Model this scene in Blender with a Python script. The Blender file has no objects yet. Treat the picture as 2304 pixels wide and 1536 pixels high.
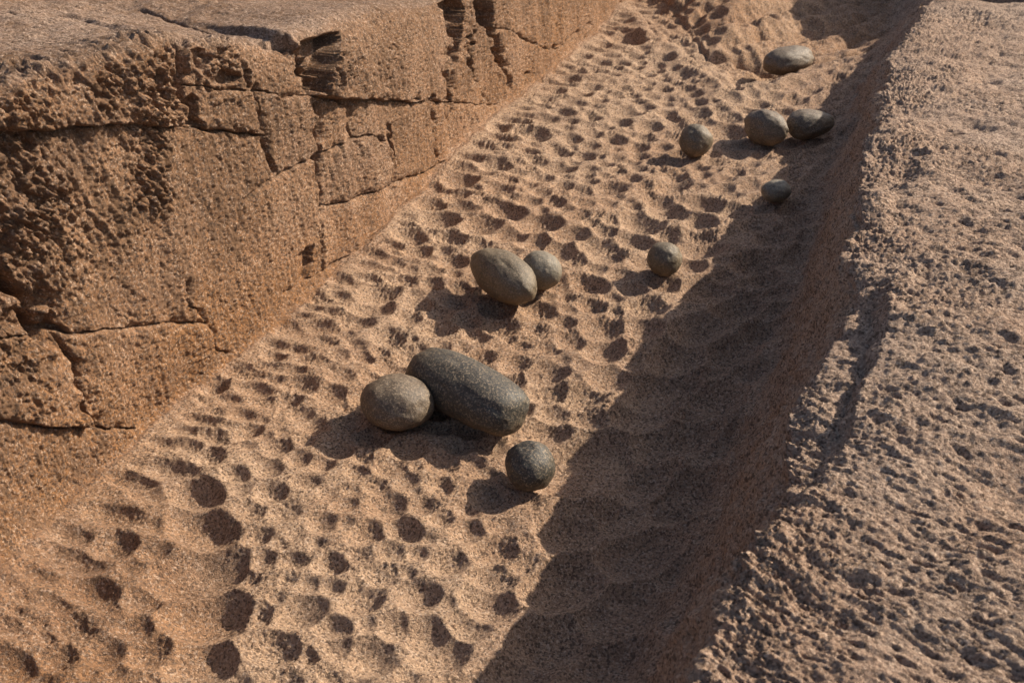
import bpy, math, random
import numpy as np
from mathutils import Vector, Matrix

random.seed(7)
rng = np.random.default_rng(7)
sc = bpy.context.scene
col = sc.collection

# ------------------------------------------------------------------ camera
FPX, PITCH, EYE = 2400.0, math.radians(34.3), 2.46      # focal length in photo pixels, downward pitch, height over the trench floor
YAW = math.radians(22.6)                                 # the trench runs this far to the right of the view direction
cam_d = bpy.data.cameras.new('camera')
cam_d.sensor_width = 36.0
cam_d.lens = 36.0 * FPX / 2304.0
cam_d.clip_start = 0.05
cam_d.clip_end = 2000.0
cam_d.dof.use_dof = True
cam_d.dof.focus_distance = 3.95
cam_d.dof.aperture_fstop = 4.5
cam = bpy.data.objects.new('camera', cam_d)
cam.location = (0, 0, EYE)
cam.rotation_euler = (math.pi / 2 - PITCH, 0, 0)
col.objects.link(cam)
sc.camera = cam

# ------------------------------------------------------------------ sky and sun
SUN_AZ = math.atan2(0.91, 0.41)      # clockwise from +Y
SUN_EL = math.radians(34.5)
world = bpy.data.worlds.new('World')
sc.world = world
world.use_nodes = True
wn = world.node_tree.nodes
wl = world.node_tree.links
wn.clear()
wo = wn.new('ShaderNodeOutputWorld')
wb = wn.new('ShaderNodeBackground')
ws = wn.new('ShaderNodeTexSky')
ws.sky_type = 'NISHITA'
ws.sun_disc = False
ws.sun_elevation = SUN_EL
ws.sun_rotation = SUN_AZ
ws.dust_density = 3.0
wb.inputs['Strength'].default_value = 0.102
wl.new(ws.outputs[0], wb.inputs['Color'])
wl.new(wb.outputs[0], wo.inputs['Surface'])
sun_d = bpy.data.lights.new('sun', 'SUN')
sun_d.energy = 5.0
sun_d.angle = math.radians(0.5)
sun_d.color = (1.0, 0.885, 0.72)
sun = bpy.data.objects.new('sun', sun_d)
sv = Vector((math.sin(SUN_AZ) * math.cos(SUN_EL), math.cos(SUN_AZ) * math.cos(SUN_EL), math.sin(SUN_EL)))
sun.rotation_euler = sv.to_track_quat('Z', 'Y').to_euler()
sun.location = (6, 4, 6)
col.objects.link(sun)
sc.view_settings.view_transform = 'Standard'
sc.view_settings.look = 'None'
sc.view_settings.gamma = 1.0
sc.view_settings.use_curve_mapping = False
sc.view_settings.exposure = 0.62

# ------------------------------------------------------------------ geometry helpers
DS = np.array([math.sin(YAW), math.cos(YAW)])            # along the trench
DT = np.array([math.cos(YAW), -math.sin(YAW)])           # across it, to the right


def ray(x, y):
    a = np.array([x - 1152.0, -(y - 768.0), FPX])
    c, s = math.cos(PITCH), math.sin(PITCH)
    r = np.array([a[0], a[2] * c + a[1] * s, -a[2] * s + a[1] * c])
    return r / np.linalg.norm(r)


def at(x, y, z=0.0):                                     # the point at height z seen at that place of the photograph
    r = ray(x, y)
    return np.array([0, 0, EYE]) + (z - EYE) / r[2] * r


def st(p):
    return float(p[0] * DS[0] + p[1] * DS[1]), float(p[0] * DT[0] + p[1] * DT[1])


def on_wall(x, y):                                       # (s, z) on the left wall's mean plane
    r = ray(x, y)
    n = np.array([DT[0], DT[1], 0.05])
    k = (-2.36 - 0.05 * EYE) / float(np.dot(r, n))
    p = np.array([0, 0, EYE]) + k * r
    return st(p)[0], float(p[2])


def depth_of(p):
    return p[1] * math.cos(PITCH) - (p[2] - EYE) * math.sin(PITCH)


_prm = np.random.default_rng(11).permutation(256).astype(np.int32)
_prm = np.concatenate([_prm, _prm])
_gr = np.array([[1,1,0],[-1,1,0],[1,-1,0],[-1,-1,0],[1,0,1],[-1,0,1],[1,0,-1],[-1,0,-1],[0,1,1],[0,-1,1],[0,1,-1],[0,-1,-1],[1,1,0],[-1,1,0],[0,-1,1],[0,-1,-1]], np.float32)


def perlin(x, y, z):
    x = np.asarray(x, np.float32); y = np.asarray(y, np.float32); z = np.asarray(z, np.float32)
    xf, yf, zf = np.floor(x), np.floor(y), np.floor(z)
    xi, yi, zi = xf.astype(np.int32) & 255, yf.astype(np.int32) & 255, zf.astype(np.int32) & 255
    x, y, z = x - xf, y - yf, z - zf
    u, v, w = (a * a * a * (a * (a * 6 - 15) + 10) for a in (x, y, z))
    out = 0.0
    for dx in (0, 1):
        a = _prm[(xi + dx) & 255]
        wx = u if dx else 1 - u
        for dy in (0, 1):
            b = _prm[(a + yi + dy) & 255]
            wy = v if dy else 1 - v
            for dz in (0, 1):
                g = _gr[_prm[(b + zi + dz) & 255] & 15]
                wz = w if dz else 1 - w
                out = out + wx * wy * wz * (g[..., 0] * (x - dx) + g[..., 1] * (y - dy) + g[..., 2] * (z - dz))
    return out


def fbm(p, wave, octs=3, gain=0.5, off=0.0, kind='n'):
    out = 0.0
    amp, w = 1.0, wave
    for o in range(octs):
        n = perlin(p[0] / w + off + o * 17.3, p[1] / w - off * 1.7, p[2] / w + off * 0.6 + 5.1)
        if kind == 'ridge':
            n = 0.35 - np.abs(n)
        elif kind == 'billow':
            n = np.abs(n) - 0.25
        out = out + amp * n
        amp *= gain
        w *= 0.5
    return out


def smooth(a, b, x):
    t = np.clip((x - a) / (b - a), 0, 1)
    return t * t * (3 - 2 * t)


def seg_dist(px, py, line):
    d = np.full(px.shape, 1e9, np.float32)
    for (x0, y0), (x1, y1) in zip(line[:-1], line[1:]):
        dx, dy = x1 - x0, y1 - y0
        L = dx * dx + dy * dy + 1e-12
        k = np.clip(((px - x0) * dx + (py - y0) * dy) / L, 0, 1)
        d = np.minimum(d, np.hypot(px - x0 - k * dx, py - y0 - k * dy))
    return d


def inside(px, py, poly):
    r = np.zeros(px.shape, bool)
    n = len(poly)
    for i in range(n):
        x0, y0 = poly[i]
        x1, y1 = poly[(i + 1) % n]
        if y0 == y1:
            continue
        c = ((y0 > py) != (y1 > py)) & (px < (x1 - x0) * (py - y0) / (y1 - y0) + x0)
        r ^= c
    return r


# ------------------------------------------------------------------ the cut rock: one swept section, columns along s
s_in = [1.02]
while s_in[-1] < 8.8:
    s_in.append(s_in[-1] * 1.0020)
s_out = [8.8 + 0.06 * 1.16 ** i * i for i in range(1, 34)]
s_pre = [1.02 - 0.03 * i * 1.09 ** i for i in range(22, 0, -1)]
S = np.array(s_pre + s_in + s_out, np.float64)
NS = len(S)


def cv(x, xs, ys):                                       # smooth-ish interpolation of a control curve
    return np.interp(x, xs, ys)


def soften(a, n):
    k = np.hanning(n + 2)[1:-1]
    k /= k.sum()
    return np.convolve(np.pad(a, n // 2, mode='edge'), k, mode='valid')[:len(a)]


tb = np.full(NS, -2.36)
tb += 0.03 * np.sin(S * 1.9 + 1.0) - 0.01 + 0.012 * np.sin(S * 7.3) * np.sin(S * 2.9 + 1) + 0.006 * np.sin(S * 19.0 + 2 * np.sin(S * 5))
tj = cv(S, [0, 2, 3, 4, 5, 6, 7, 8, 12], [-.38, -.37, -.35, -.37, -.41, -.45, -.42, -.40, -.4])
tr = cv(S, [0, 1.3, 1.5, 1.7, 1.88, 2.0, 2.1, 2.39, 2.52, 2.67, 2.8, 2.95, 3.17, 3.36, 3.61, 3.9, 4.4, 5.1, 6.0, 6.3, 6.85, 7.25, 7.7, 12],
        [-.26, -.24, -.225, -.205, -.175, -.158, -.162, -.186, -.184, -.150, -.132, -.138, -.168, -.185, -.19, -.212, -.225, -.25, -.275, -.285, -.22, -.15, -.10, -.10])
zr = cv(S, [0, 1.5, 2.0, 2.75, 3.15, 3.6, 3.9, 4.3, 4.8, 5.2, 5.6, 6.2, 7.2, 8.0, 12],
        [.68, .68, .70, .75, .75, .72, .69, .68, .62, .57, .50, .43, .46, .42, .4])
zt = cv(S, [0, 2.0, 2.3, 2.55, 2.87, 3.05, 3.22, 3.4, 3.55, 3.7, 3.85, 4.2, 4.9, 6, 8, 14],
        [1.34, 1.34, 1.325, 1.29, 1.265, 1.20, 1.16, 1.10, 1.06, 1.04, 1.04, .99, .86, .80, .82, .8])
tj, tr, zr, zt = soften(tj, 15), soften(tr + .020 * np.sin(S * 5.3 + 1.2) * np.sin(S * 1.7) + .010 * np.sin(S * 13.0), 9), soften(zr, 25), soften(zt, 9)

N_TOP, N_WALL, N_FLOOR, N_FACE, N_BANK = 130, 340, 420, 74, 270
# rows: normalised coordinate r, integer part = region 0..4
g = np.linspace(1, 0, N_TOP, endpoint=False)
r_top = -(g * 2.2 + 3.0 * g ** 6 + 25 * g ** 14)          # metres from the top edge (negative), denser near the edge
g = (np.arange(N_BANK) + 1) / N_BANK
r_bank = 0.62 * g + 1.0 * g ** 4 + 30 * g ** 14
L_wall = np.hypot(zt, 0.05 * zt)
L_floor = tj - tb
L_face = np.hypot(tr - tj, zr)
q0 = -L_wall                                             # arc coordinate of the top edge; base = 0
q1 = np.zeros(NS)
q2 = L_floor
q3 = L_floor + L_face
gw = np.linspace(0, 1, N_WALL, endpoint=False)
gf = np.linspace(0, 1, N_FLOOR, endpoint=False)
gc = np.linspace(0, 1, N_FACE + 1)
Q = np.concatenate([
    q0[:, None] + r_top[None, :],
    q0[:, None] + L_wall[:, None] * gw[None, :],
    q1[:, None] + L_floor[:, None] * gf[None, :],
    q2[:, None] + L_face[:, None] * gc[None, :],
    q3[:, None] + r_bank[None, :]], axis=1)
NQ = Q.shape[1]
SS = np.repeat(S[:, None], NQ, axis=1)


def ramp(x, k):
    return 0.5 * (x + np.sqrt(x * x + 4 * k * k))


def dramp(x, k):
    return 0.5 * (1 + x / np.sqrt(x * x + 4 * k * k))


c_ = lambda a: a[:, None]
k_top = 0.028 + 0.02 * smooth(3.0, 3.5, S)
k_base = 0.015 + 0.13 * (1 - smooth(1.25, 2.15, S)) ** 1.5
k_junc = 0.045 + 0 * S
k_rim = 0.022 + 0.012 * np.sin(S * 3.1) ** 2
e_top = np.array([1.0, 0.012])                           # directions (t, z) with growing q
e_wall = np.stack([0.05 * zt / L_wall, -zt / L_wall], 1)
e_floor = np.array([1.0, 0.0])
e_face = np.stack([(tr - tj) / L_face, zr / L_face], 1)
e_bank = np.array([1.0, 0.035])
# anchor: P at q=0 is (tb, 0) for the unrounded polyline
T = c_(tb) + c_(q0 * e_wall[:, 0]) + (Q - c_(q0)) * e_top[0]
Z = c_(q0 * e_wall[:, 1]) + (Q - c_(q0)) * e_top[1]
dT = np.full_like(Q, e_top[0])
dZ = np.full_like(Q, e_top[1])
for qc, k, ea, eb in ((q0, k_top, np.tile(e_top, (NS, 1)), e_wall), (q1, k_base, e_wall, np.tile(e_floor, (NS, 1))),
                      (q2, k_junc, np.tile(e_floor, (NS, 1)), e_face), (q3, k_rim, e_face, np.tile(e_bank, (NS, 1)))):
    r_ = ramp(Q - c_(qc), c_(k))
    d_ = dramp(Q - c_(qc), c_(k))
    T += c_(eb[:, 0] - ea[:, 0]) * r_
    Z += c_(eb[:, 1] - ea[:, 1]) * r_
    dT += c_(eb[:, 0] - ea[:, 0]) * d_
    dZ += c_(eb[:, 1] - ea[:, 1]) * d_
ln = np.hypot(dT, dZ) + 1e-9
NT, NZ = -dZ / ln, dT / ln                               # outward normal in the (t, z) plane

w_top = 1 - smooth(-0.03, 0.03, Q - c_(q0))
w_floor = smooth(-0.02, 0.06, Q) * (1 - smooth(-0.08, 0.02, Q - c_(q2)))
w_wall = (1 - w_top) * (1 - smooth(-0.04, 0.04, Q))
w_bank = smooth(-0.03, 0.03, Q - c_(q3))
w_face = smooth(-0.06, 0.04, Q - c_(q2)) * (1 - w_bank)

P = (SS.astype(np.float32), T.astype(np.float32), Z.astype(np.float32))
D = np.zeros_like(Q)                                     # displacement along the normal
V = np.zeros_like(Q)                                     # vertical displacement (floor, bank)

# rows of each region
A0, A1 = 0, N_TOP
B0, B1 = N_TOP, N_TOP + N_WALL
C0, C1 = B1, B1 + N_FLOOR
E0, E1 = C1, C1 + N_FACE
F0, F1 = E1, NQ


def sub(a, b):
    return tuple(p[:, a:b] for p in P)


# --- left wall: cracks, recesses and blocks, read off the photograph and carried to the wall's own plane
A_ = [(20, 290), (62, 295), (150, 293), (205, 290), (240, 281), (300, 283), (360, 287), (430, 291), (520, 297), (598, 302)]
B_ = [(402, 60), (411, 86), (414, 130), (413, 190), (417, 240), (420, 291)]
C__ = [(413, 190), (500, 196), (570, 202), (640, 212), (690, 211), (718, 216), (760, 219), (830, 221), (900, 226), (985, 230), (1045, 236), (1140, 241)]
E_ = [(470, 0), (500, 30), (560, 50), (640, 66), (662, 105), (672, 145), (694, 165), (698, 190), (690, 211)]
F_ = [(570, 202), (576, 240), (583, 272), (592, 302), (602, 335), (610, 362), (618, 385)]
G_ = [(708, 215), (712, 260), (715, 345)]
H_ = [(718, 216), (748, 223), (776, 240), (779, 285), (786, 309)]
I_ = [(560, 450), (600, 410), (638, 388), (690, 360), (715, 344), (750, 328), (786, 309), (830, 300), (846, 318), (868, 318), (884, 308)]
J_ = [(716, 345), (719, 400), (722, 466)]
K_ = [(720, 466), (760, 460), (800, 444), (850, 425), (888, 412), (960, 388), (1010, 368)]
L_ = [(878, 285), (881, 330), (885, 412)]
Lb_ = [(885, 412), (887, 470), (890, 510)]
Jb_ = [(722, 466), (723, 520), (721, 600), (724, 630)]
M_ = [(988, 230), (992, 290), (995, 345), (998, 372)]
Mb_ = [(1055, 238), (1060, 300), (1062, 325)]
P_ = [(-30, 560), (0, 585), (25, 600), (52, 640), (72, 668), (100, 700), (118, 740), (126, 762)]
Q_ = [(-20, 776), (60, 770), (128, 761), (190, 757), (240, 752), (300, 745), (360, 733), (420, 728), (478, 728)]
R_ = [(153, 762), (165, 785), (184, 808), (192, 845), (196, 878), (204, 920), (222, 950), (228, 968)]
S_ = [(-20, 948), (60, 962), (130, 968), (228, 969), (322, 971)]
T_ = [(432, 640), (434, 690), (455, 700), (478, 728), (490, 765), (494, 790), (520, 797)]
W_ = [(640, 660), (720, 606), (770, 580), (800, 574), (822, 577)]
N1_ = [(1036, -40), (1038, 30), (1041, 80), (1040, 125), (1024, 158), (1030, 235)]
N2_ = [(1085, 70), (1072, 110), (1078, 150), (1085, 175)]
N3_ = [(1122, 66), (1130, 100), (1142, 140), (1160, 185)]
N4_ = [(1085, 175), (1100, 190), (1108, 215), (1125, 232)]
N5_ = [(1120, 66), (1150, 66), (1165, 70), (1190, 88), (1212, 102), (1238, 114), (1262, 108), (1290, 80), (1320, 52)]
cracks = [  # polyline in the photograph, half width (m), depth (m)
    (A_, .006, .035), (B_, .012, .09), (C__, .005, .026), (E_, .010, .06), (F_, .008, .045), (G_, .010, .06), (H_, .006, .03),
    (I_, .0055, .025), (J_, .010, .055), (K_, .0055, .024), (L_, .010, .045), (Lb_, .004, .012), (Jb_, .004, .012), (M_, .009, .045),
    (Mb_, .004, .015), (P_, .024, .11), (Q_, .0055, .028), (R_, .012, .055), (S_, .0055, .028), (T_, .0055, .022), (W_, .005, .018),
    (N1_, .016, .08), (N2_, .010, .05), (N3_, .013, .07), (N4_, .005, .015), (N5_, .005, .02)]
recesses = [  # polygon, depth, softness
    ([(668, 66), (752, 66), (752, 84), (738, 112), (724, 150), (716, 208), (697, 205), (700, 168), (676, 144), (664, 105)], .10, .010),
    ([(1078, -60), (1122, -60), (1124, 40), (1122, 66), (1100, 60), (1084, 48)], .12, .008),
    ([(1020, -60), (1046, -60), (1062, 20), (1056, 70), (1050, 115), (1040, 138), (1038, 60), (1036, 20), (1020, 10)], .11, .008),
    ([(1126, 84), (1136, 74), (1142, 120), (1150, 158), (1140, 155), (1128, 125)], .07, .007),
    ([(1238, 115), (1248, 95), (1256, 108)], .04, .006),
    ([(1066, 85), (1085, 66), (1083, 100), (1072, 108)], .05, .008),
    
    ([(666, 572), (690, 552), (702, 548), (704, 590), (694, 622), (668, 654), (662, 650), (671, 612)], .055, .012),
    ([(418, 222), (432, 205), (450, 225), (445, 262), (470, 292), (420, 292)], .045, .012),
    ([(544, 148), (558, 150), (560, 197), (542, 197)], .04, .008),
    ([(60, 300), (92, 305), (112, 330), (98, 365), (66, 330)], .05, .012),
    ([(420, 108), (445, 98), (470, 120), (462, 160), (436, 150)], .03, .012),
    ([(480, 150), (505, 142), (535, 170), (530, 190), (470, 182)], .035, .012),
    ([(916, 222), (942, 200), (945, 226)], .04, .008),
    ([(968, 228), (985, 210), (988, 230)], .035, .007),
    ([(838, 300), (862, 302), (860, 325), (846, 322)], .03, .008),
    ([(690, 358), (716, 348), (716, 372)], .03, .008),
    ([(134, 700), (196, 758), (128, 762), (112, 730)], .06, .012),
    ([(1180, 182), (1192, 160), (1204, 164)], .03, .006), ([(1154, 160), (1165, 190), (1156, 186)], .04, .006)]
blocks = [  # polygon, how far it stands proud (m); every one becomes a part of its own
    ([(-400, 60)] + [(-60, -300), (380, -300)] + B_ + A_[::-1][3:] + [(-60, 292), (-400, 292)], .030),
    (B_[:4] + [(500, 196), (570, 202), (640, 212), (690, 211)] + E_[::-1][1:] + [(470, -300), (380, -300)], .006),
    ([(413, 190), (500, 196), (570, 202), (576, 240), (583, 272), (592, 302), (520, 297), (420, 291), (417, 240)], .012),
    ([(570, 202), (640, 212), (690, 211), (708, 215), (712, 260), (715, 345), (690, 360), (638, 388), (618, 385), (610, 362), (602, 335), (592, 302), (583, 272), (576, 240)], .004),
    ([(708, 215), (718, 216), (748, 223), (776, 240), (779, 285), (786, 309), (750, 328), (715, 344)], .010),
    ([(776, 240), (748, 223), (760, 219), (830, 221), (880, 225), (878, 285), (884, 308), (868, 318), (846, 318), (830, 300), (786, 309), (779, 285)], .002),
    ([(716, 345), (750, 328), (786, 309), (830, 300), (846, 318), (868, 318), (881, 308), (885, 412), (850, 425), (800, 444), (760, 460), (722, 466), (719, 400)], .008),
    ([(690, 211), (698, 190), (694, 165), (672, 145), (662, 105), (640, 66), (640, -300), (1036, -300), (1036, -40), (1038, 30), (1041, 80), (1040, 125), (1024, 158), (1030, 235), (985, 230), (900, 226), (830, 221), (760, 219), (718, 216)], .020),
    ([(1030, 235), (1024, 158), (1040, 125), (1041, 80), (1038, 30), (1036, -40), (1036, -300), (1130, -300), (1134, 66), (1130, 100), (1142, 140), (1160, 185), (1140, 241), (1045, 236)], .004),
    ([(880, 225), (900, 226), (985, 230), (992, 290), (995, 345), (998, 372), (960, 388), (888, 412), (885, 412), (881, 330), (878, 285)], .004),
    ([(985, 230), (1045, 236), (1140, 241), (1200, 300), (998, 372), (995, 345), (992, 290)], .0),
    (P_ + [(60, 770), (-20, 776), (-400, 790), (-400, 520)], .012),
    ([(-20, 776), (60, 770), (128, 761), (153, 762)] + R_[1:] + [(130, 968), (60, 962), (-20, 948), (-400, 930), (-400, 790)], .014),
    (R_ + [(322, 971), (420, 900), (494, 790), (490, 765), (478, 728), (420, 728), (360, 733), (300, 745), (240, 752), (190, 757)], .004),
    ([(-400, 930), (-20, 948), (60, 962), (130, 968), (228, 969), (322, 971), (420, 900), (420, 1600), (-400, 1600)], .0),
    ([(722, 466), (760, 460), (800, 444), (850, 425), (888, 412), (960, 388), (998, 372), (1010, 368), (1100, 300), (980, 480), (822, 577), (800, 574), (770, 580), (720, 606), (721, 600), (723, 520)], .004),
    ([(1160, 185), (1142, 140), (1130, 100), (1134, 66), (1130, -300), (1700, -300), (1700, 60), (1350, 90), (1180, 240), (1140, 241)], .012),
]
to_w = lambda L: [on_wall(*p) for p in L]
sx, tx, zx = sub(A1 - 60, B1)                            # the wall and the shoulder above it
qa = Q[:, A1 - 60:B1]
# (s, z) on the wall plane; above the shoulder the surface coordinate goes on along the top
zw = np.where(qa < c_(q0), c_(zt) + (c_(q0) - qa) * 0.9, -qa * c_(zt / L_wall)).astype(np.float32)
pw = (sx, zw, np.zeros_like(sx))
wx = sx + 0.010 * fbm(pw, .10, 3, .55, 3.0)
wz = zw + 0.010 * fbm(pw, .10, 3, .55, 9.0)
dw = np.zeros_like(sx)
lab = np.zeros(sx.shape, np.int16)
for i, (poly, proud) in enumerate(blocks):
    m = inside(wx, wz, to_w(poly)) & (lab == 0)
    lab[m] = i + 1
    dw[m] = proud + (.05 * ((i * 37) % 7 - 3) / 3 * (sx[m] - sx[m].mean()) + .05 * ((i * 53) % 5 - 2) / 2 * (zw[m] - zw[m].mean())) * (len(poly) > 5) * (proud > .001)
# the blocks' steps get a narrow slope instead of a cliff between two rows
for _ in range(2):
    dw[1:-1] = (dw[:-2] + dw[1:-1] + dw[2:]) / 3
    dw[:, 1:-1] = (dw[:, :-2] + dw[:, 1:-1] + dw[:, 2:]) / 3
# blocks keep slightly different tilts
crk = np.zeros_like(sx)
wid = 0.45 + 1.0 * np.clip(0.5 + 1.3 * perlin(sx / .07, zw / .07, 0 * sx + 3.3), 0, 1)
for line, w, dep in cracks:
    L = to_w(line)
    d = seg_dist(wx, wz, L)
    crk = np.maximum(crk, dep * np.clip(1.25 - d / (w * wid), 0, 1) ** 0.7)
    crk = np.maximum(crk, 0.55 * dep * np.exp(-(d / (w * 3.6)) ** 2) * smooth(.8, 1.15, wid))
rec = np.zeros_like(sx)
for poly, dep, soft in recesses:
    L = to_w(poly)
    wx2 = wx + 0.012 * perlin(sx / .035, zw / .035, 0 * sx + 1.7)
    m = inside(wx2, wz, L)
    d = seg_dist(wx2, wz, L + [L[0]])
    f = np.where(m, smooth(0, soft, d), 0) * dep
    if dep > 0:
        rec = np.maximum(rec, f * smooth(.005, .035, qa - c_(q0)) * (0.9 + 0.25 * perlin(sx / .06, zw / .06, 0 * sx)))
    else:
        dw += -f
# rough broken skin: strong in the upper left and under crack A, calm towards the base
rough = 0.12 + 0.55 * (1 - smooth(2.75, 3.35, sx)) * smooth(.55, .95, zw)
for (x, y), rad, a in (((60, 200), .25, 1.2), ((200, 210), .22, 1.3), ((330, 200), .2, 1.5), ((470, 140), .14, 1.6), ((110, 340), .16, 1.6), ((330, 380), .10, 1.3),
                       ((360, 450), .08, .9), ((20, 400), .16, 1.1), ((20, 850), .14, 1.5), ((130, 560), .16, .9), ((90, 900), .10, 1.0), ((740, 130), .12, 1.0), ((1075, 120), .2, 1.2),
                       ((290, 300), .10, 1.0), ((205, 330), .12, 1.2), ((680, 600), .05, 1.1), ((850, 90), .2, .5)):
    cs, cz = on_wall(x, y)
    rough += a * np.exp(-((sx - cs) ** 2 + (zw - cz) ** 2) / (rad * rad))
rough = .72 * np.clip(rough, 0, 1.9) * np.clip(0.55 + 1.6 * fbm(pw, .30, 2, .5, 7.0), .15, 1.4)
rough *= smooth(-.02, .25, zw)
p3 = (sx + .30 * zw, zw * .34 - .1 * sx, tx)              # flutes lean a little and run down the face
chip = fbm(p3, .060, 3, .55, 2.0, 'billow')
dw += rough * (0.014 * fbm(p3, .15, 2, .5, 1.0) + 0.013 * chip + 0.016 * fbm(p3, .045, 3, .6, 44.0, 'ridge') + 0.018 * fbm((p3[0], p3[1] * 1.2, p3[2]), .022, 3, .75, 31.0))
pits_w = np.clip(fbm((sx, zw, tx), .034, 2, .5, 12.0) - .22, 0, 1)
dw -= (0.006 + 0.028 * np.clip(rough, 0, 1.5)) * pits_w
dw += 0.020 * fbm(pw, .55, 2, .5, 4.0)
dw += 0.0040 * fbm((sx, zw * .6, tx), .030, 2, .6, 8.0) + 0.0052 * fbm((sx, zw * .8, tx), .012, 2, .7, 6.0)
dw += (.5 + .6 * rough) * 0.0085 * fbm((sx / .55, zw / 3.2, tx), .05, 3, .7, 15.0)
# thin hairlines running down the face
hair = np.abs(perlin((sx + .05 * zw) / .085, zw / .7, 0 * sx + 2.2))
dw -= 0.004 * np.exp(-(hair / .022) ** 2) * np.clip(perlin(sx / .4, zw / .3, 0 * sx) * 3 + .3, 0, 1)
dw = dw * (1 - .75 * np.clip(rec / .05, 0, 1)) - crk
fade = smooth(0, 1, np.clip((np.arange(sx.shape[1]) / 58.0), 0, 1))[None, :]
D[:, A1 - 60:B1] += dw * fade * smooth(-.015, .02, zw)
D[:, A1 - 60:B1] += -0.02 * (1 - smooth(-.01, .05, zw)) * 0
# top surface
pt = sub(A0, A1)
ft = 1 - fade
tw = np.ones((1, A1 - A0)); tw[:, A1 - 60:] = ft[:, :60]
pts_ = (pt[0] * .55 + pt[1] * .2, pt[1], pt[2])
D[:, A0:A1] += (0.025 * fbm(pt, .7, 2, .5, 2.2) + tw * (0.016 * fbm(pts_, .10, 3, .65, 5.0) + 0.010 * fbm(pts_, .03, 3, .7, 5.0)))
# cracks running back over the top
for line, w, dep in (([(500, 30), (430, -10), (300, -60)], .01, .04), ([(700, 50), (760, 52)], .01, .04), ([(0, 75), (60, 78), (140, 70)], .008, .02), ([(150, 30), (230, 42), (330, 38)], .008, .015)):
    L = [st(at(x, y, 1.18)) for x, y in line]
    D[:, A0:A1] -= dep * np.exp(-(seg_dist(pt[0], pt[1], L) / w) ** 2)

# --- trench floor: pounded hollows
near = [  # dark hollows read off the photograph: x, y, width of the shaded part
    (461,1118,58),(487,1036,36),(545,1080,30),(625,1118,36),(280,1240,48),(486,1194,70),(484,1290,92),(594,1217,32),(573,1308,30),(505,1388,88),
    (598,1392,42),(693,1385,55),(364,1488,50),(486,1499,80),(638,1472,55),(703,1491,30),(699,1095,25),(737,1053,28),(741,1186,34),(672,1270,30),
    (812,1072,24),(921,1093,28),(1003,1104,30),(965,1150,30),(841,1209,42),(923,1202,42),(1066,1198,40),(1131,1236,50),(761,1282,36),(1026,1274,42),
    (1123,1301,45),(961,1347,50),(833,1358,48),(759,1335,25),(1119,1354,58),(764,1423,38),(913,1423,45),(978,1432,56),(1066,1411,45),(860,1488,58),
    (776,1472,40),(1012,1475,60),(870,664,50),(851,701,44),(889,767,38),(816,739,34),(627,810,24),(828,813,28),(946,803,40),(953,565,32),(1030,593,32),
    (981,641,28),(661,912,30),(756,894,36),(496,876,36),(489,1042,24),(541,1080,28),(1002,743,36),(1062,725,28),(1093,806,30),(1083,757,28),(566,982,34),(636,1017,34),
    (1142,736,38),(1169,820,32),(1302,771,40),(1278,732,28),(1376,746,48),(1376,790,52),(1246,841,45),(1387,852,50),(1253,883,42),(1330,887,50),
    (1158,859,38),(1260,926,40),(1337,936,44),(1246,968,50),(1337,644,42),(1271,644,38),(1225,704,38),(1471,700,44),(1460,746,46),(1510,651,38),(1302,588,36),(1380,578,42),(1562,602,42),
    (1186,922,34),(1218,307,34),(1133,293,28),(1126,375,40),(1051,410,40),(1271,339,28),(1322,349,26),(1268,375,36),(1222,402,30),(1134,432,34),(1039,446,28),(984,465,34),
    (1155,482,42),(1203,460,28),(1255,462,28),(1006,498,42),(1101,514,44),(1159,533,44),(1227,509,48),(1298,533,36),(937,533,38),(1028,539,36),(1214,550,38),(1271,566,44),(951,566,32),
    (1309,495,24),(1306,591,28),(1426,256,40),(1471,292,30),(1519,266,28),(1578,260,34),(1652,271,36),(1649,304,44),(1534,285,28),(1589,282,28),(1462,315,26),(1392,318,26),
    (1343,304,24),(1387,432,34),(1526,405,28),(1526,424,40),(1637,435,28),(1497,463,34),(1518,482,42),(1601,468,42),(1663,482,40),(1461,504,52),(1584,506,40),(1310,495,24),
    (1523,536,38),(1589,536,42),(1365,555,42),(1441,547,38),(1595,564,48),(1709,509,40),(1387,503,25),(1663,400,22),(1586,405,20),(1462,427,24),(1627,253,20),(1578,236,22),
    (1458,246,24),(1551,244,22),(1403,282,24),(1275,260,28),(1441,231,22),(1354,233,20),(1395,219,20),(1316,216,26),(1655,214,18),(1800,226,30),(1778,255,26),(1688,252,24),(1444,337,24),
    (1441,389,20),(1370,372,18),(1429,91,44),(1365,105,20),(1293,184,26),(1336,205,24),(1396,220,20),(1413,203,20),(1565,217,22),(1436,153,18),(1317,134,20),(1453,200,18),
    (1240,230,24),(1262,212,20),(1188,300,24),(1340,270,22),(1380,190,18),(1500,180,18),(1510,225,20),(1600,200,20)]
shade = [  # broad hollows in the part the bank shades
    (1587,662,58),(1570,750,56),(1492,876,80),(1453,926,66),(1478,996,70),(1548,985,66),(1316,1040,110),(1446,1080,74),(1527,806,66),(1590,905,78),(1660,700,55),
    (1640,800,60),(1400,1150,80),(1530,1120,90),(1300,1180,80),(1440,1240,90),(1550,1290,80),(1280,1310,84),(1400,1370,100),(1250,1440,90),(1370,1490,90),(1180,1510,70),
    (1700,600,50),(1740,540,44),(1620,1010,60),(1720,760,50),(1780,480,34)]
sun_st = np.array([math.sin(SUN_AZ) * DS[0] + math.cos(SUN_AZ) * DS[1], math.sin(SUN_AZ) * DT[0] + math.cos(SUN_AZ) * DT[1]])
pit = []                                                  # s, t, radius, depth, elongation, axis angle
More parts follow.
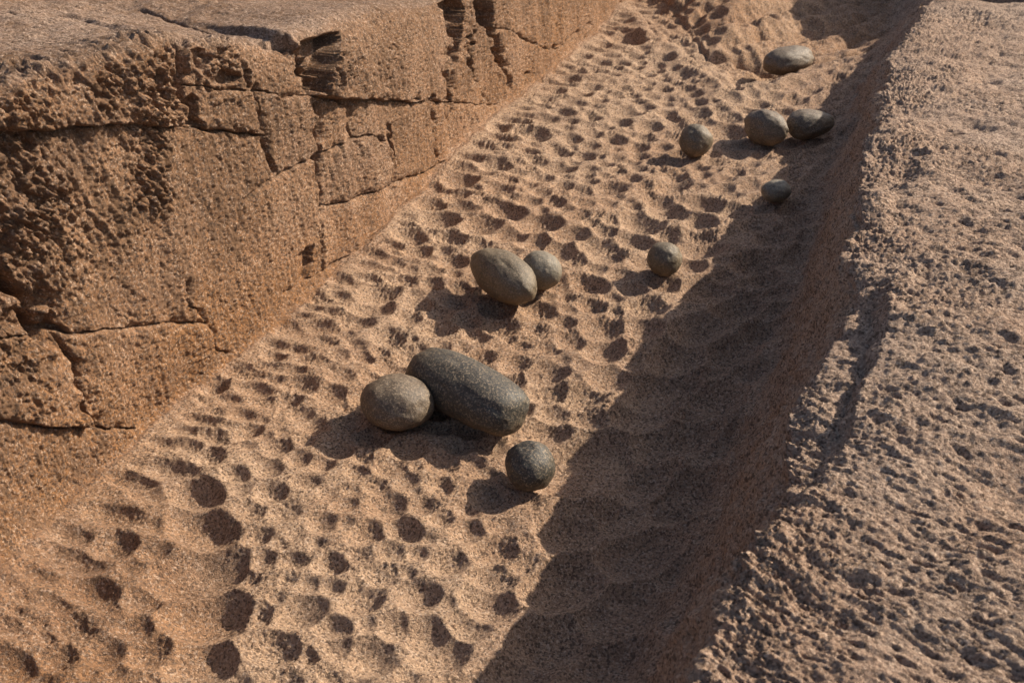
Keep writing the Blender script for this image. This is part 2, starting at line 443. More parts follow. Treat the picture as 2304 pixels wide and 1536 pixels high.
for x, y, w in near:
    p = at(x, y, -0.012)
    R = w * depth_of(p) / FPX * 1.10
    s_, t_ = st(p)
    s_ -= sun_st[0] * R * .36
    t_ -= sun_st[1] * R * .36
    pit.append((s_, t_, R, min(R * (.62 if s_ > 2.2 else .66) * rng.uniform(.88, 1.08), .085), rng.uniform(1.0, 1.30), rng.uniform(.5, 1.9)))
for x, y, w in shade:
    p = at(x, y, -0.01)
    R = w * depth_of(p) / FPX * 0.95
    s_, t_ = st(p)
    pit.append((s_, t_, R * 1.2, R * .80, 1.3, .65))
pa = np.array([(p_[0], p_[1], p_[2]) for p_ in pit])
for tries, r0, r1, packing in ((9000, .046, .078, .80), (9000, .028, .046, .80)):
    for _ in range(tries):
        s_ = rng.uniform(-.3, 12)
        t_ = rng.uniform(-2.28, -.40)
        Rc = rng.uniform(r0, r1) * (1.45 if t_ > -1.0 and s_ < 5 else 1.0)
        if ((pa[:, 0] - s_) ** 2 + (pa[:, 1] - t_) ** 2 < (packing * (Rc + pa[:, 2])) ** 2).any():
            continue
        lw = float(smooth(-1.85, -2.2, t_))
        rt_ = float(smooth(-1.1, -.8, t_))
        pit.append((s_, t_, Rc, Rc * rng.uniform(.40, .60), 1.08 + .7 * lw + .25 * rt_, 1.47 - .8 * rt_))
        pa = np.vstack([pa, (s_, t_, Rc)])
sf, tf, zf = sub(B1 - 40, E0 + 50)
jit = 0.006
pf = (sf, tf, np.zeros_like(sf))
sw = sf + jit * fbm(pf, .09, 2, .5, 1.0)
tw2 = tf + jit * fbm(pf, .09, 2, .5, 6.0)
acc = np.ones_like(sf, dtype=np.float64)
KS = 0.0030
for (s_, t_, R, dep, el, ang) in pit:
    ext = R * el * 1.7 + .02
    i0, i1 = np.searchsorted(S, [s_ - ext, s_ + ext])
    if i1 <= i0:
        continue
    tm = tf[(i0 + i1) // 2]
    j0, j1 = np.searchsorted(tm, [t_ - ext - .03, t_ + ext + .03])
    if j1 <= j0:
        continue
    a = sw[i0:i1, j0:j1] - s_
    b = tw2[i0:i1, j0:j1] - t_
    ca, sa = math.cos(ang), math.sin(ang)
    u = (a * ca + b * sa) / (R * el)
    v = (-a * sa + b * ca) / (R / math.sqrt(el))
    h = dep * (u * u + v * v - 1)
    acc[i0:i1, j0:j1] += np.exp(-np.clip(h, -.08, .06) / KS)
hf = -KS * np.log(acc) + 0.012
fl_w = smooth(-.005, .035, Q[:, B1 - 40:E0 + 50] - 0) * (1 - smooth(-.06, .10, Q[:, B1 - 40:E0 + 50] - c_(q2)))
hf = hf * fl_w
pfd = (sf + .5 * tf, tf - .3 * sf, zf)
crumb = np.clip(0.6 + 1.5 * fbm(pf, .22, 2, .5, 3.3), .25, 1.3) * (.55 + .45 * smooth(2.0, 3.2, sf))
hf += 0.030 * fbm(pf, .85, 2, .5, 2.0) * smooth(0, .4, Q[:, B1 - 40:E0 + 50]) * (1 - .9 * smooth(-.4, 0, Q[:, B1 - 40:E0 + 50] - c_(q2)))
hf += fl_w * (0.0060 * fbm(pf, .080, 2, .55, 4.0) + crumb * (0.0055 * fbm(pfd, .034, 3, .75, 9.0, 'ridge') + 0.0074 * fbm(pf, .013, 2, .8, 2.0)))
# beyond the crest the floor drops into a gully, then climbs away in ribs
crest_t = [-3.0, -2.45, -2.33, -2.20, -1.94, -1.69, -1.49, -1.37, -1.19, -1.11, -1.02, -.93, -.81, -.61, -.46, -.2]
crest_s = [8.0, 7.9, 7.77, 7.69, 7.25, 7.05, 6.76, 6.63, 6.38, 6.49, 6.60, 6.73, 6.99, 7.21, 7.41, 7.7]
ledge_t = [-3.0, -1.47, -1.22, -1.0, -.8, -.63, -.41, -.2]
ledge_s = [9.6, 6.94, 7.03, 7.08, 7.14, 7.35, 7.73, 8.1]
by = sf - np.interp(tf, crest_t, crest_s) + .03 * perlin(sf / .2, tf / .2, 0 * sf)
le = sf - np.interp(tf, ledge_t, ledge_s) + .03 * perlin(sf / .15, tf / .15, 0 * sf + 4)
hf += 0.035 * np.exp(-(by + .12) ** 2 / .02) * (by < 0) + 0.035 * np.exp(-.0144 / .02) * 0
far = -0.14 * smooth(-.08, .55, by) * (.08 + .92 * smooth(-1.6, -1.0, tf))
far += (0.05 * smooth(0, .05, le) - .03 * np.exp(-((le + .01) / .02) ** 2)) * (by > .05) * (.25 + .75 * smooth(-1.65, -1.4, tf))
far += 0.22 * np.clip(by - .35, 0, 3) * smooth(-1.0, -1.8, tf) + 0.10 * np.clip(by - .5, 0, 4)
rib = np.abs(np.sin((sf * .62 - tf * .95) * 11 + 2.0 * perlin(sf / .5, tf / .5, 0 * sf)))
far += smooth(.25, .6, by) * 0.055 * (rib - .5)
far += smooth(.1, .4, by) * 0.03 * fbm(pf, .25, 2, .5, 1.5)
hf += far * smooth(-.05, .1, Q[:, B1 - 40:E0 + 50]) * (1 - .8 * smooth(-.15, .1, Q[:, B1 - 40:E0 + 50] - c_(q2)))
# hairline cracks in the floor
for line in ([(1230, 958), (1330, 900), (1372, 905)], [(1480, 830), (1495, 806)], [(1395, 1140), (1400, 1090)], [(1480, 560), (1520, 552), (1560, 558)], [(1600, 470), (1660, 460)], [(1405, 470), (1450, 468)]):
    L = [st(at(x, y, 0)) for x, y in line]
    hf -= .008 * np.exp(-(seg_dist(sw, tw2, L) / .004) ** 2)
V[:, B1 - 40:E0 + 50] += hf

# --- right wall face and bank
sb, tb_, zb = sub(E0 - 20, F1)
qb = Q[:, E0 - 20:F1] - c_(q3)
wb_ = w_bank[:, E0 - 20:F1]
wf_ = w_face[:, E0 - 20:F1]
pb = (sb, tb_, zb)
face = 0.020 * fbm((sb, tb_ * .3, zb * .22), .11, 3, .6, 19.0) - 0.020 * np.clip(fbm(pb, .11, 2, .5, 23.0) - .1, 0, 1) + 0.016 * fbm((sb * .6, tb_, zb), .22, 2, .5, 3.0) + 0.0075 * fbm((sb, tb_, zb * .5), .03, 3, .7, 8.0) + .05 * fbm((sb, 0 * tb_, zb * .5), .9, 2, .5, 5.0)
# streaks cross the bank, leaning towards the trench
th = np.interp(sb, [1.2, 2.6, 6.0], [-.38, -.02, .42])
us = sb * np.cos(th) - tb_ * np.sin(th)
vs = sb * np.sin(th) + tb_ * np.cos(th)
str_w = 0.45 + 1.1 * np.clip(perlin(sb / .5, tb_ / .4, 0 * sb) + .3, 0, 1)
bk = 0.034 * fbm(pb, .6, 2, .5, 6.6) + 0.030 * fbm((us / .8, vs / 1.5, zb), .20, 3, .5, 26.0, 'ridge')
bk = bk + str_w * (0.0085 * fbm((us / .75, vs / 1.9, zb), .060, 2, .55, 4.0) + .0055 * fbm(pb, .030, 3, .7, 41.0) + 0.0095 * fbm((us / .45, vs / 1.7, zb), .024, 3, .72, 2.0) + .004 * fbm((us, vs / 1.4, zb), .010, 1, .6, 3.0))
bk = bk - 0.026 * np.clip(fbm((us / .7, vs / 2.0, zb), .035, 2, .5, 14.0) - .24, 0, 1) + 0.010 * fbm(pb, .16, 2, .5, 3.0)
bulge = 0.040 * np.exp(-((qb - .10) / .10) ** 2) * perlin(sb / .42, 0 * sb, 0 * sb + 7.7)
D[:, E0 - 20:F1] += wf_ * face + wb_ * (.97 * bk + bulge) + 0.010 * np.exp(-(qb / .05) ** 2) * fbm(pb, .05, 3, .6, 1.0) * 1.6
# the low slab along the rim with the ledge that shades it
lg = [(3.95, .05), (3.44, -.035), (3.069, -.021), (2.955, -.021), (2.648, -.016), (2.437, -.036), (2.267, -.051), (2.126, -.072), (1.992, -.102), (1.90, -.14)]
lg_s = np.array([p[0] for p in lg])[::-1]
lg_t = np.array([p[1] for p in lg])[::-1]
sd = tb_ - np.interp(sb, lg_s, lg_t) + .022 * perlin(sb / .16, tb_ / .1, 0 * sb) + .010 * perlin(sb / .05, tb_ / .05, 0 * sb) + .005 * perlin(sb / .03, tb_ / .03, 0 * sb)
amp = np.interp(sb, [1.86, 2.1, 2.35, 2.85, 3.0, 3.25, 3.6, 4.0], [0, .030, .054, .066, .030, .004, .006, 0])
V[:, E0 - 20:F1] -= amp * (1 - smooth(-.010, .030, sd)) * smooth(-.45, -.03, qb)
for (x, y), rs, rt, dp in (((2040, 362), .10, .045, .03), ((2080, 640), .07, .035, .02), ((1985, 335), .08, .04, .02), ((1960, 385), .07, .035, .02), ((2020, 455), .05, .03, .02), ((2240, 80), .12, .05, .03)):
    a = st(at(x, y, .72))
    V[:, E0 - 20:F1] -= dp * np.exp(-((sb - a[0]) / rs) ** 2 - ((tb_ - a[1]) / rt) ** 2) * wb_
# the bank ends at the far side
V[:, F0:F1] -= (0.55 * smooth(0, .9, SS[:, F0:F1] - 7.25 - .15 * T[:, F0:F1])) - 1.25 * smooth(8.3, 9.1, SS[:, F0:F1])  # past the end an out-of-view rise is added to shade the far floor

ss = SS
tt = T + D * NT
tt[:, A1 - 60:B1] -= rec
zz = Z + D * NZ + V
X = ss * DS[0] + tt * DT[0]
Y = ss * DS[1] + tt * DT[1]
XYZ = np.stack([X, Y, zz], -1).astype(np.float32)

# colour masks: r = ochre staining, g = grey weathered skin, b = bleaching / dust
ST = np.zeros((NS, NQ, 4), np.float32)
big = 0.5 + 1.2 * fbm((P[0], P[1] * .8 + P[2], P[2]), .55, 3, .55, 21.0)
w_wc = (1 - w_top) * (1 - smooth(-.03, .03, Q + .05 * fbm(P, .12, 3, .6, 17.0)))
wallm = w_wc + w_top * .3
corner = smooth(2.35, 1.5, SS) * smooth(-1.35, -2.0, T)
och = wallm * (0.60 + .16 * np.exp(-np.clip(Z, 0, 3) / .30)) * np.clip(.45 + big, .2, 1.4)
for (x, y), rs, rz, a in (((560, 770), .35, .22, .55), ((420, 780), .2, .2, .3), ((690, 620), .15, .2, .3), ((150, 1080), .35, .25, .35), ((1250, 100), .6, .5, .35), ((900, 400), .5, .2, .1)):
    cs, cz = on_wall(x, y)
    och += wallm * a * np.exp(-((SS - cs) / rs) ** 2 - ((Z - cz) / rz) ** 2)
base_band = np.exp(-((Q - .02) / .10) ** 2)
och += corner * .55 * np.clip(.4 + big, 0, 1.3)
och += w_floor * .16 * np.clip(big + .1, 0, 1) * smooth(-.6, -1.4, T)
och += smooth(0.1, .5, SS - np.interp(T, crest_t, crest_s)) * w_floor * .35
grey = w_top * .9 + w_bank * (.55 + .35 * np.clip(big, 0, 1)) + w_wall * smooth(.5, 1.1, Z) * .45 * np.clip(.3 + big, 0, 1) + w_face * .25
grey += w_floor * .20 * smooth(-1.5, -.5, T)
tone = np.random.default_rng(5).uniform(-.16, .16, (2, len(blocks) + 1))
wallv = np.zeros((2, NS, NQ))
wallv[:, :, A1 - 60:B1] = tone[:, lab]
for _ in range(2):
    wallv[:, 1:-1, 1:-1] = (wallv[:, :-2, 1:-1] + wallv[:, 2:, 1:-1] + wallv[:, 1:-1, :-2] + wallv[:, 1:-1, 2:]) / 4
och = och + wallv[0] * w_wc
ST[..., 0] = np.clip(och, 0, 1)
ST[..., 1] = np.clip(grey, 0, 1)
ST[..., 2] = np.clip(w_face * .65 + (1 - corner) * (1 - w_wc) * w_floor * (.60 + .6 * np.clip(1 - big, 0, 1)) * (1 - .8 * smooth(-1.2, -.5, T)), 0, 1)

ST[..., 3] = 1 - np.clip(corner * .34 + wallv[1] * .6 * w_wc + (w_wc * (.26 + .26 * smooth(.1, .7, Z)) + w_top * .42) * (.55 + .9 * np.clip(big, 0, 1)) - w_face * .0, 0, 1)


# ------------------------------------------------------------------ materials
class NT_:
    def __init__(self, name):
        self.m = bpy.data.materials.new(name)
        self.m.use_nodes = True
        self.t = self.m.node_tree
        self.t.nodes.clear()

    def n(self, typ, **kw):
        nd = self.t.nodes.new(typ)
        for k, v in kw.items():
            if isinstance(k, str) and hasattr(nd, k):
                setattr(nd, k, v)
        return nd

    def l(self, a, b):
        self.t.links.new(a, b)

    def val(self, sock, v):
        if hasattr(v, 'links'):
            self.l(v, sock)
        else:
            sock.default_value = v

    def noise(self, vec, scale, detail=3, rough=.6):
        nd = self.n('ShaderNodeTexNoise')
        self.l(vec, nd.inputs['Vector'])
        nd.inputs['Scale'].default_value = scale
        nd.inputs['Detail'].default_value = detail
        nd.inputs['Roughness'].default_value = rough
        return nd.outputs['Fac']

    def ramp(self, fac, a, b, ca=(0, 0, 0, 1), cb=(1, 1, 1, 1)):
        nd = self.n('ShaderNodeValToRGB')
        nd.color_ramp.elements[0].position = a
        nd.color_ramp.elements[1].position = b
        nd.color_ramp.elements[0].color = ca
        nd.color_ramp.elements[1].color = cb
        self.l(fac, nd.inputs[0])
        return nd.outputs[0]

    def mix(self, fac, a, b, mode='MIX'):
        nd = self.n('ShaderNodeMix')
        nd.data_type = 'RGBA'
        nd.blend_type = mode
        self.val(nd.inputs[0], fac)
        self.val(nd.inputs[6], a)
        self.val(nd.inputs[7], b)
        return nd.outputs[2]

    def math(self, op, a, b=0.0):
        nd = self.n('ShaderNodeMath')
        nd.operation = op
        self.val(nd.inputs[0], a)
        self.val(nd.inputs[1], b)
        return nd.outputs[0]


def granite(name):
    k = NT_(name)
    out = k.n('ShaderNodeOutputMaterial')
    bs = k.n('ShaderNodeBsdfPrincipled')
    k.l(bs.outputs[0], out.inputs[0])
    tc = k.n('ShaderNodeTexCoord')
    vec = tc.outputs['Object']
    at_ = k.n('ShaderNodeAttribute')
    at_.attribute_name = 'stain'
    sep = k.n('ShaderNodeSeparateColor')
    k.l(at_.outputs['Color'], sep.inputs[0])
    n_mid = k.noise(vec, 9, 5, .65)
    n_fine = k.noise(vec, 105, 4, .75)
    n_grain = k.noise(vec, 300, 2, .6)
    base = k.mix(k.ramp(n_mid, .35, .65), (.41, .230, .135, 1), (.51, .310, .188, 1))
    base = k.mix(k.math('MULTIPLY', sep.outputs[2], .55), base, (.66, .47, .31, 1))
    base = k.mix(k.math('MULTIPLY', sep.outputs[1], .75), base, (.44, .340, .270, 1))
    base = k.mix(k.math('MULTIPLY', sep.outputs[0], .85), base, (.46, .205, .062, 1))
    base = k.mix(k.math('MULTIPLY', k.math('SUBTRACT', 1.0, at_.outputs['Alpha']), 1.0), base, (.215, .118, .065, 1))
    # crystals: pale feldspar, dark mica
    vo = k.n('ShaderNodeTexVoronoi')
    vo.inputs['Scale'].default_value = 160
    k.l(vec, vo.inputs['Vector'])
    sv_ = k.n('ShaderNodeSeparateColor')
    k.l(vo.outputs['Color'], sv_.inputs[0])
    base = k.mix(k.math('MULTIPLY', k.ramp(sv_.outputs[0], .74, .82), .45), base, (.72, .55, .42, 1))
    base = k.mix(k.math('MULTIPLY', k.ramp(sv_.outputs[1], .76, .82), .74), base, (.065, .042, .030, 1))
    base = k.mix(k.math('MULTIPLY', k.ramp(n_fine, .48, .38), .48), base, (.125, .075, .05, 1))
    base = k.mix(.30, base, k.mix(k.ramp(n_grain, .3, .7), (.42, .42, .42, 1), (1.0, 1.0, 1.0, 1)), 'MULTIPLY')
    mp = k.n('ShaderNodeMapping')
    mp.inputs['Scale'].default_value = (1, 1, .16)
    k.l(vec, mp.inputs[0])
    n_str = k.noise(mp.outputs[0], 34, 4, .65)
    wallmask = k.math('MULTIPLY', k.math('SUBTRACT', 1.0, at_.outputs['Alpha']), 2.2)
    base = k.mix(k.math('MULTIPLY', wallmask, k.ramp(n_str, .50, .66)), base, (.17, .095, .052, 1))
    n_big = k.noise(vec, 46, 4, .8)
    base = k.mix(k.math('MULTIPLY', wallmask, k.math('MULTIPLY', k.ramp(n_big, .54, .60), .8)), base, (.10, .060, .038, 1))
    n_pat = k.noise(vec, 2.3, 4, .6)
    base = k.mix(k.math('MULTIPLY', k.ramp(n_pat, .52, .72), .24), base, (.21, .135, .10, 1))
    k.l(base, bs.inputs['Base Color'])
    bs.inputs['Roughness'].default_value = .82
    bs.inputs['Specular IOR Level'].default_value = .28
    b1 = k.n('ShaderNodeBump')
    b1.inputs['Strength'].default_value = .85
    b1.inputs['Distance'].default_value = .009
    k.l(k.math('ADD', n_grain, k.math('MULTIPLY', n_fine, 1.6)), b1.inputs['Height'])
    k.l(b1.outputs[0], bs.inputs['Normal'])
    return k.m


def dolerite(name, dark, light, dust, spec):
    k = NT_(name)
    out = k.n('ShaderNodeOutputMaterial')
    bs = k.n('ShaderNodeBsdfPrincipled')
    k.l(bs.outputs[0], out.inputs[0])
    vec = k.n('ShaderNodeTexCoord').outputs['Object']
    n1 = k.noise(vec, 14, 5, .6)
    n2 = k.noise(vec, 120, 4, .75)
    n3 = k.noise(vec, 320, 2, .6)
    base = k.mix(k.ramp(n1, .35, .65), (*dark, 1), (*light, 1))
    base = k.mix(k.math('MULTIPLY', k.ramp(n2, .51, .60), dust), base, (.40, .30, .20, 1))
    base = k.mix(k.math('MULTIPLY', k.ramp(n3, .45, .30), .55), base, (.02, .018, .014, 1))
    # sandy dust where the stone has lain on the ground
    sx_ = k.n('ShaderNodeSeparateXYZ')
    k.l(vec, sx_.inputs[0])
    lo = k.n('ShaderNodeMapRange')
    lo.inputs['From Min'].default_value = .0
    lo.inputs['From Max'].default_value = -.09
    k.l(sx_.outputs[2], lo.inputs['Value'])
    base = k.mix(k.math('MULTIPLY', lo.outputs[0], k.ramp(n1, .3, .6)), base, (.22, .14, .07, 1))
    k.l(base, bs.inputs['Base Color'])
    k.l(k.ramp(n2, .3, .7, (.42, .42, .42, 1), (.68, .68, .68, 1)), bs.inputs['Roughness'])
    bs.inputs['Specular IOR Level'].default_value = spec
    b1 = k.n('ShaderNodeBump')
    b1.inputs['Strength'].default_value = .8
    b1.inputs['Distance'].default_value = .003
    k.l(k.math('ADD', n2, k.math('MULTIPLY', n3, .5)), b1.inputs['Height'])
    k.l(b1.outputs[0], bs.inputs['Normal'])
    return k.m


GRAN = granite('weathered pink granite')

# ------------------------------------------------------------------ faces into objects
idx = np.arange(NS * NQ, dtype=np.int32).reshape(NS, NQ)
F = np.stack([idx[:-1, :-1], idx[1:, :-1], idx[1:, 1:], idx[:-1, 1:]], -1)
own = np.zeros((NS - 1, NQ - 1), np.int16)               # 0 top, 1.. blocks (100 + label), 200 floor, 201 far, 210 face, 211 bank, 212 slab
own[:, :A1 - 60] = 1
lab_f = lab[:-1]
own[:, A1 - 60:B1] = 100 + lab_f
qf = (Q[:-1, :-1])
own[:, :B1][(qf[:, :B1] < c_(q0[:-1]) - .05)] = 1
own[:, C0:C1] = 200
far_m = (SS - np.interp(T, crest_t, crest_s))[:-1, :-1] > .06
own[:, C0:C1][far_m[:, C0:C1]] = 201
own[:, E0:E1] = 210
own[:, F0 + 0:] = 211
sdf = np.zeros((NS, NQ)); sdf[:, E0 - 20:F1] = sd
ampf = np.zeros((NS, NQ)); ampf[:, E0 - 20:F1] = amp
sl = (sdf[:-1, :-1] < 0) & (ampf[:-1, :-1] > .004)
own[:, F0:][sl[:, F0:]] = 212


def make_mesh(name, sel, parent=None):
    f = F[sel]
    u, inv = np.unique(f.ravel(), return_inverse=True)
    inv = inv.astype(np.int32)
    v = XYZ.reshape(-1, 3)[u]
    me = bpy.data.meshes.new(name)
    me.vertices.add(len(u))
    me.vertices.foreach_set('co', v.ravel())
    me.loops.add(len(inv))
    me.loops.foreach_set('vertex_index', inv.ravel())
    me.polygons.add(len(f))
    me.polygons.foreach_set('loop_start', np.arange(0, len(f) * 4, 4, dtype=np.int32))
    me.polygons.foreach_set('use_smooth', np.ones(len(f), bool))
    me.update(calc_edges=True)
    at_ = me.color_attributes.new('stain', 'FLOAT_COLOR', 'POINT')
    at_.data.foreach_set('color', ST.reshape(-1, 4)[u].ravel())
    me.materials.append(GRAN)
    o = bpy.data.objects.new(name, me)
    col.objects.link(o)
    if parent:
        o.parent = parent
    return o


def empty(name, loc, label, cat, group=None):
    o = bpy.data.objects.new(name, None)
    o.location = loc
    o.empty_display_size = .2
    col.objects.link(o)
    o['label'] = label
    o['category'] = cat
    if group:
        o['group'] = group
    return o


def adopt(child, par):
    child.parent = par
    child.matrix_parent_inverse = Matrix.Translation(par.location).inverted()


fl = make_mesh('trench_floor', own == 200)
fl['kind'] = 'structure'
fr = make_mesh('bedrock_slope', own == 201)
fr['kind'] = 'structure'
pc = st_pt = (DS * 3.0 + DT * -2.5)
wall_t = empty('granite_wall', (float(pc[0]), float(pc[1]), 0.0), 'tall cracked ochre granite wall with a flat top along the left side of the trench', 'rock wall')
adopt(make_mesh('wall_top', own == 1), wall_t)
for i in range(0, len(blocks) + 1):
    m = own == 100 + i
    if m.any():
        o = make_mesh('rock_face' if i == 0 else 'rock_block', m)
        if i == 1:
            o['label'] = 'rough deeply chipped block at the top left'
        adopt(o, wall_t)
pc = DS * 3.0 + DT * 0.2
bank_t = empty('granite_bank', (float(pc[0]), float(pc[1]), 0.0), 'low grey granite bank with rough streaked top and smooth shaded side right of the trench', 'rock bank')
adopt(make_mesh('side_face', own == 210), bank_t)
adopt(make_mesh('bank_top', own == 211), bank_t)
adopt(make_mesh('slab', own == 212), bank_t)

# ------------------------------------------------------------------ pounding stones
floor_T = tt[:, C0:E0 + 30]
floor_Z = zz[:, C0:E0 + 30]


def ground(s_, t_):
    s_ = np.atleast_1d(s_); t_ = np.atleast_1d(t_)
    i = np.clip(np.searchsorted(S, s_) - 1, 0, NS - 2)
    f = (s_ - S[i]) / (S[i + 1] - S[i])
    out = np.empty(len(s_))
    for n in range(len(s_)):
        a = np.interp(t_[n], floor_T[i[n]], floor_Z[i[n]])
        b = np.interp(t_[n], floor_T[i[n] + 1], floor_Z[i[n] + 1])
        out[n] = a + (b - a) * f[n]
    return out


import bmesh


def stone(name, label, tips, b_px, c_px, mat, seed, egg=0.0, sup=2.0, lump=.035, pitch=0.0, zbase=0.0, chips=(), group=None, sub_=5):
    (x0, y0), (x1, y1) = tips
    mid = at((x0 + x1) / 2, (y0 + y1) / 2, zbase)
    sc_ = depth_of(mid) / FPX
    c = c_px * sc_
    for _ in range(3):
        P0, P1 = at(x0, y0, zbase + c), at(x1, y1, zbase + c)
        mid = (P0 + P1) / 2
        s_, t_ = st(mid)
        sc_ = depth_of(mid) / FPX
        b, c = b_px * sc_, c_px * sc_
    a = float(np.linalg.norm(P1 - P0)) / 2
    ang = math.atan2(P1[1] - P0[1], P1[0] - P0[0])
    bm = bmesh.new()
    bmesh.ops.create_icosphere(bm, subdivisions=sub_, radius=1.0)
    co = np.array([v.co[:] for v in bm.verts])
    # superellipsoid along x
    n = co / np.linalg.norm(co, axis=1)[:, None]
    if sup > 2.0:
        rr = (np.abs(n[:, 0]) ** sup + (n[:, 1] ** 2 + n[:, 2] ** 2) ** (sup / 2)) ** (-1 / sup)
        n = n * rr[:, None]
    rad = np.linalg.norm(n, axis=1)
    q = n * (1.3,) * 1 if False else n * 1.3 + seed * 7.7
    nz_ = fbm((q[:, 0], q[:, 1], q[:, 2]), 1.0, 3, .45, seed)
    q2_ = n * 9 + seed
    q3_ = n * 2.6 + seed * 3.1
    dent = np.clip(fbm((q3_[:, 0], q3_[:, 1], q3_[:, 2]), 1.0, 2, .5, 3.0) - .18, 0, 1)
    n = n * (1 + lump * 2.0 * nz_ - .07 * dent + .011 * fbm((q2_[:, 0], q2_[:, 1], q2_[:, 2]), 1.0, 3, .6, 1.0))[:, None]
    tap = 1 - egg * n[:, 0]
    n[:, 1] *= tap
    n[:, 2] *= tap
    n *= np.array([a, b, c])
    mn = (a + b + c) / 3
    for (cx, cy, cz), lev in chips:                       # flat or hollow scars: push what lies beyond a plane back onto it
        d = np.array([cx, cy, cz], float)
        d /= np.linalg.norm(d)
        h = n @ d
        lim = (h.max()) * lev
        over = ramp(h - lim, .05 * mn) - .0
        n -= (over * .72)[:, None] * d
    cp, sp = math.cos(pitch), math.sin(pitch)
    n = n @ np.array([[cp, 0, sp], [0, 1, 0], [-sp, 0, cp]])
    for v, p in zip(bm.verts, n):
        v.co = p
    for f in bm.faces:
        f.smooth = True
    me = bpy.data.meshes.new(name)
    bm.to_mesh(me)
    bm.free()
    me.materials.append(mat)
    # let it down until it rests on the rock
    ca, sa = math.cos(ang), math.sin(ang)
    wx_ = n[:, 0] * ca - n[:, 1] * sa + mid[0]
    wy_ = n[:, 0] * sa + n[:, 1] * ca + mid[1]
    low = n[:, 2] < -.2 * c
    gs = wx_[low] * DS[0] + wy_[low] * DS[1]
    gt = wx_[low] * DT[0] + wy_[low] * DT[1]
    gz = ground(gs, gt)
    gap = np.sort(gz - n[low, 2])
    z0 = float(gap[-1]) - .004
    o = bpy.data.objects.new(name, me)
    o.location = (float(mid[0]), float(mid[1]), z0)
    o.rotation_euler = (0, 0, ang)
    col.objects.link(o)
    o['label'] = label
    o['category'] = 'stone'
    o['group'] = 'round dark pounding stones on the trench floor'
    print('STONE', name, 'rest height', round(z0 - c, 3), 'a,b,c', round(a, 3), round(b, 3), round(c, 3), 'wanted z', round(zbase + c, 3))
    return o


M_brown = dolerite('brown dolerite', (.115, .082, .056), (.195, .140, .092), .85, .45)
M_dark = dolerite('dark dolerite', (.028, .026, .023), (.070, .063, .050), .72, .5)
M_green = dolerite('greenish dolerite', (.120, .090, .056), (.215, .162, .100), .7, .45)
M_grey = dolerite('grey dolerite', (.185, .160, .118), (.27, .232, .170), .7, .45)
stone('pounding_stone', 'brown flattened round stone leaning against the long black stone', ((812, 903), (978, 915)), 72, 60, M_brown, 1.0, egg=.03, lump=.03)
stone('pounding_stone', 'long black cylindrical stone with a blunt worn end, largest of all', ((934, 822), (1172, 947)), 73, 64, M_dark, 2.0, sup=3.0, lump=.03, chips=(((1, -.15, .30), .90),))
stone('pounding_stone', 'round black stone at the edge of the bank shadow, below the long stone', ((1136, 1042), (1252, 1042)), 58, 56, M_dark, 3.0, lump=.05, chips=(((.3, -.5, .9), .93), ((.9, -.5, -.1), .92)))
stone('pounding_stone', 'large olive grey egg-shaped stone in front of a smaller pale one', ((1072, 583), (1194, 668)), 54, 54, M_green, 4.0, egg=-.06, lump=.025)
stone('pounding_stone', 'smooth pale grey stone tucked behind the large olive egg-shaped stone', ((1178, 600), (1257, 630)), 42, 44, M_grey, 5.0, egg=.03, lump=.025)
stone('pounding_stone', 'round mottled stone standing alone in the sun midway up the right', ((1455, 588), (1535, 590)), 39, 38, M_green, 6.0, lump=.035, chips=(((-.5, -.8, -.1), .93),))
stone('pounding_stone', 'round grey ball-shaped stone left of the two touching stones', ((1527, 320), (1602, 320)), 38, 38, M_green, 7.0, lump=.04, chips=(((.2, .5, .8), .94),))
stone('pounding_stone', 'brown stone with a pale chipped scar on its right side', ((1680, 276), (1764, 308)), 38, 40, M_brown, 8.0, lump=.05, chips=(((.75, -.6, .25), .80),))
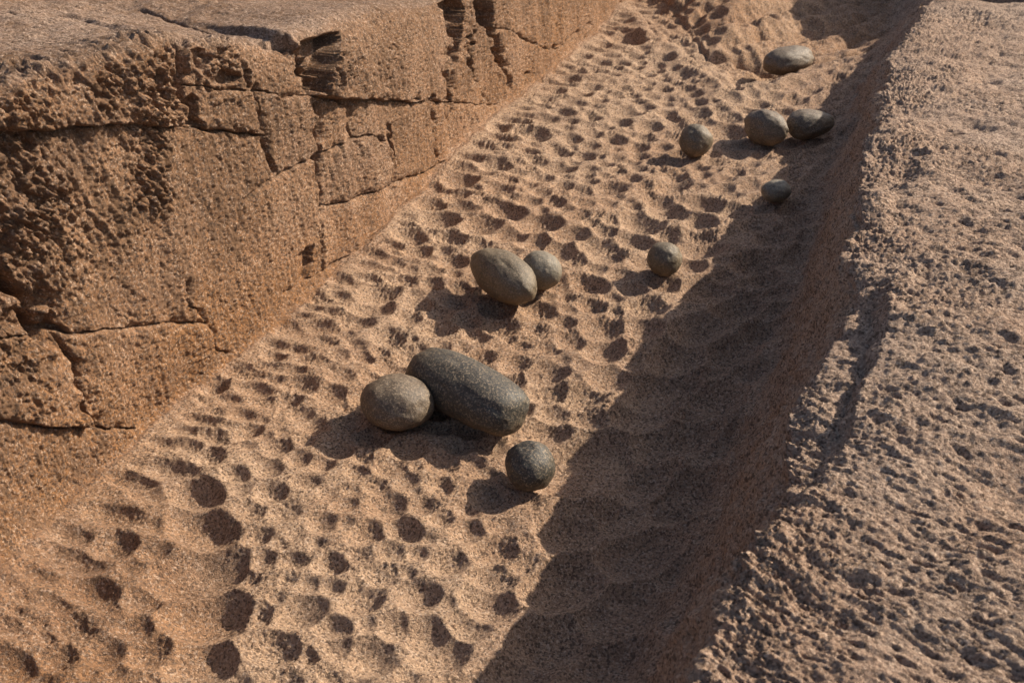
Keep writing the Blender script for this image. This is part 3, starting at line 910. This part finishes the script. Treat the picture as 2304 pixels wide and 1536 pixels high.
stone('pounding_stone', 'brown pear-shaped stone whose narrow end lies in shade near the bank', ((1769, 291), (1876, 284)), 34, 32, M_brown, 9.0, egg=.22, lump=.04)
stone('pounding_stone', 'smallest stone, an oval half in the bank shadow', ((1713, 442), (1777, 436)), 27, 25, M_grey, 10.0, lump=.03)
stone('pounding_stone', 'oval dark stone resting behind the crest, farthest from the viewer', ((1722, 163), (1821, 146)), 36, 31, M_brown, 11.0, sup=2.4, lump=.04, zbase=-.10, pitch=0.0)


# ------------------------------------------------------------------ loose grit: chips that lie in the hollows and round the stones
gv, gf_ = [], []
spots = [st(o.location) for o in col.objects if o.name.startswith('pounding_stone')]
for n_ in range(4200):
    if n_ % 3 == 0:
        s0, t0 = spots[rng.integers(len(spots))]
        s_, t_ = s0 + rng.normal(0, .10), t0 + rng.normal(0, .10)
    else:
        s_, t_ = rng.uniform(1.0, 7.0), rng.uniform(-2.3, -.4)
    if not (-2.32 < t_ < -.4):
        continue
    z_ = float(ground(s_, t_)[0])
    r_g = .0016 + .0060 * rng.random() ** 4
    bx = DS[0] * s_ + DT[0] * t_
    by_ = DS[1] * s_ + DT[1] * t_
    b0 = len(gv)
    for cx, cy, cz in ((1, 0, 0), (-.5, .87, 0), (-.5, -.87, 0), (.1, .1, 1.0), (0, 0, -.6)):
        j = rng.uniform(.6, 1.3, 3)
        gv.append((bx + cx * r_g * j[0], by_ + cy * r_g * j[1], z_ + r_g * .3 + cz * r_g * .8 * j[2]))
    for f in ((0, 1, 3), (1, 2, 3), (2, 0, 3), (1, 0, 4), (2, 1, 4), (0, 2, 4)):
        gf_.append(tuple(b0 + q_ for q_ in f))
me = bpy.data.meshes.new('loose_grit')
me.from_pydata(gv, [], gf_)
me.materials.append(GRAN)
at_ = me.color_attributes.new('stain', 'FLOAT_COLOR', 'POINT')
at_.data.foreach_set('color', np.tile(np.array([.1, .1, .5, 1], np.float32), len(gv)))
o = bpy.data.objects.new('loose_grit', me)
col.objects.link(o)
o['kind'] = 'stuff'
o['label'] = 'pale loose stone grit scattered in the hollows of the trench floor'
o['category'] = 'grit'
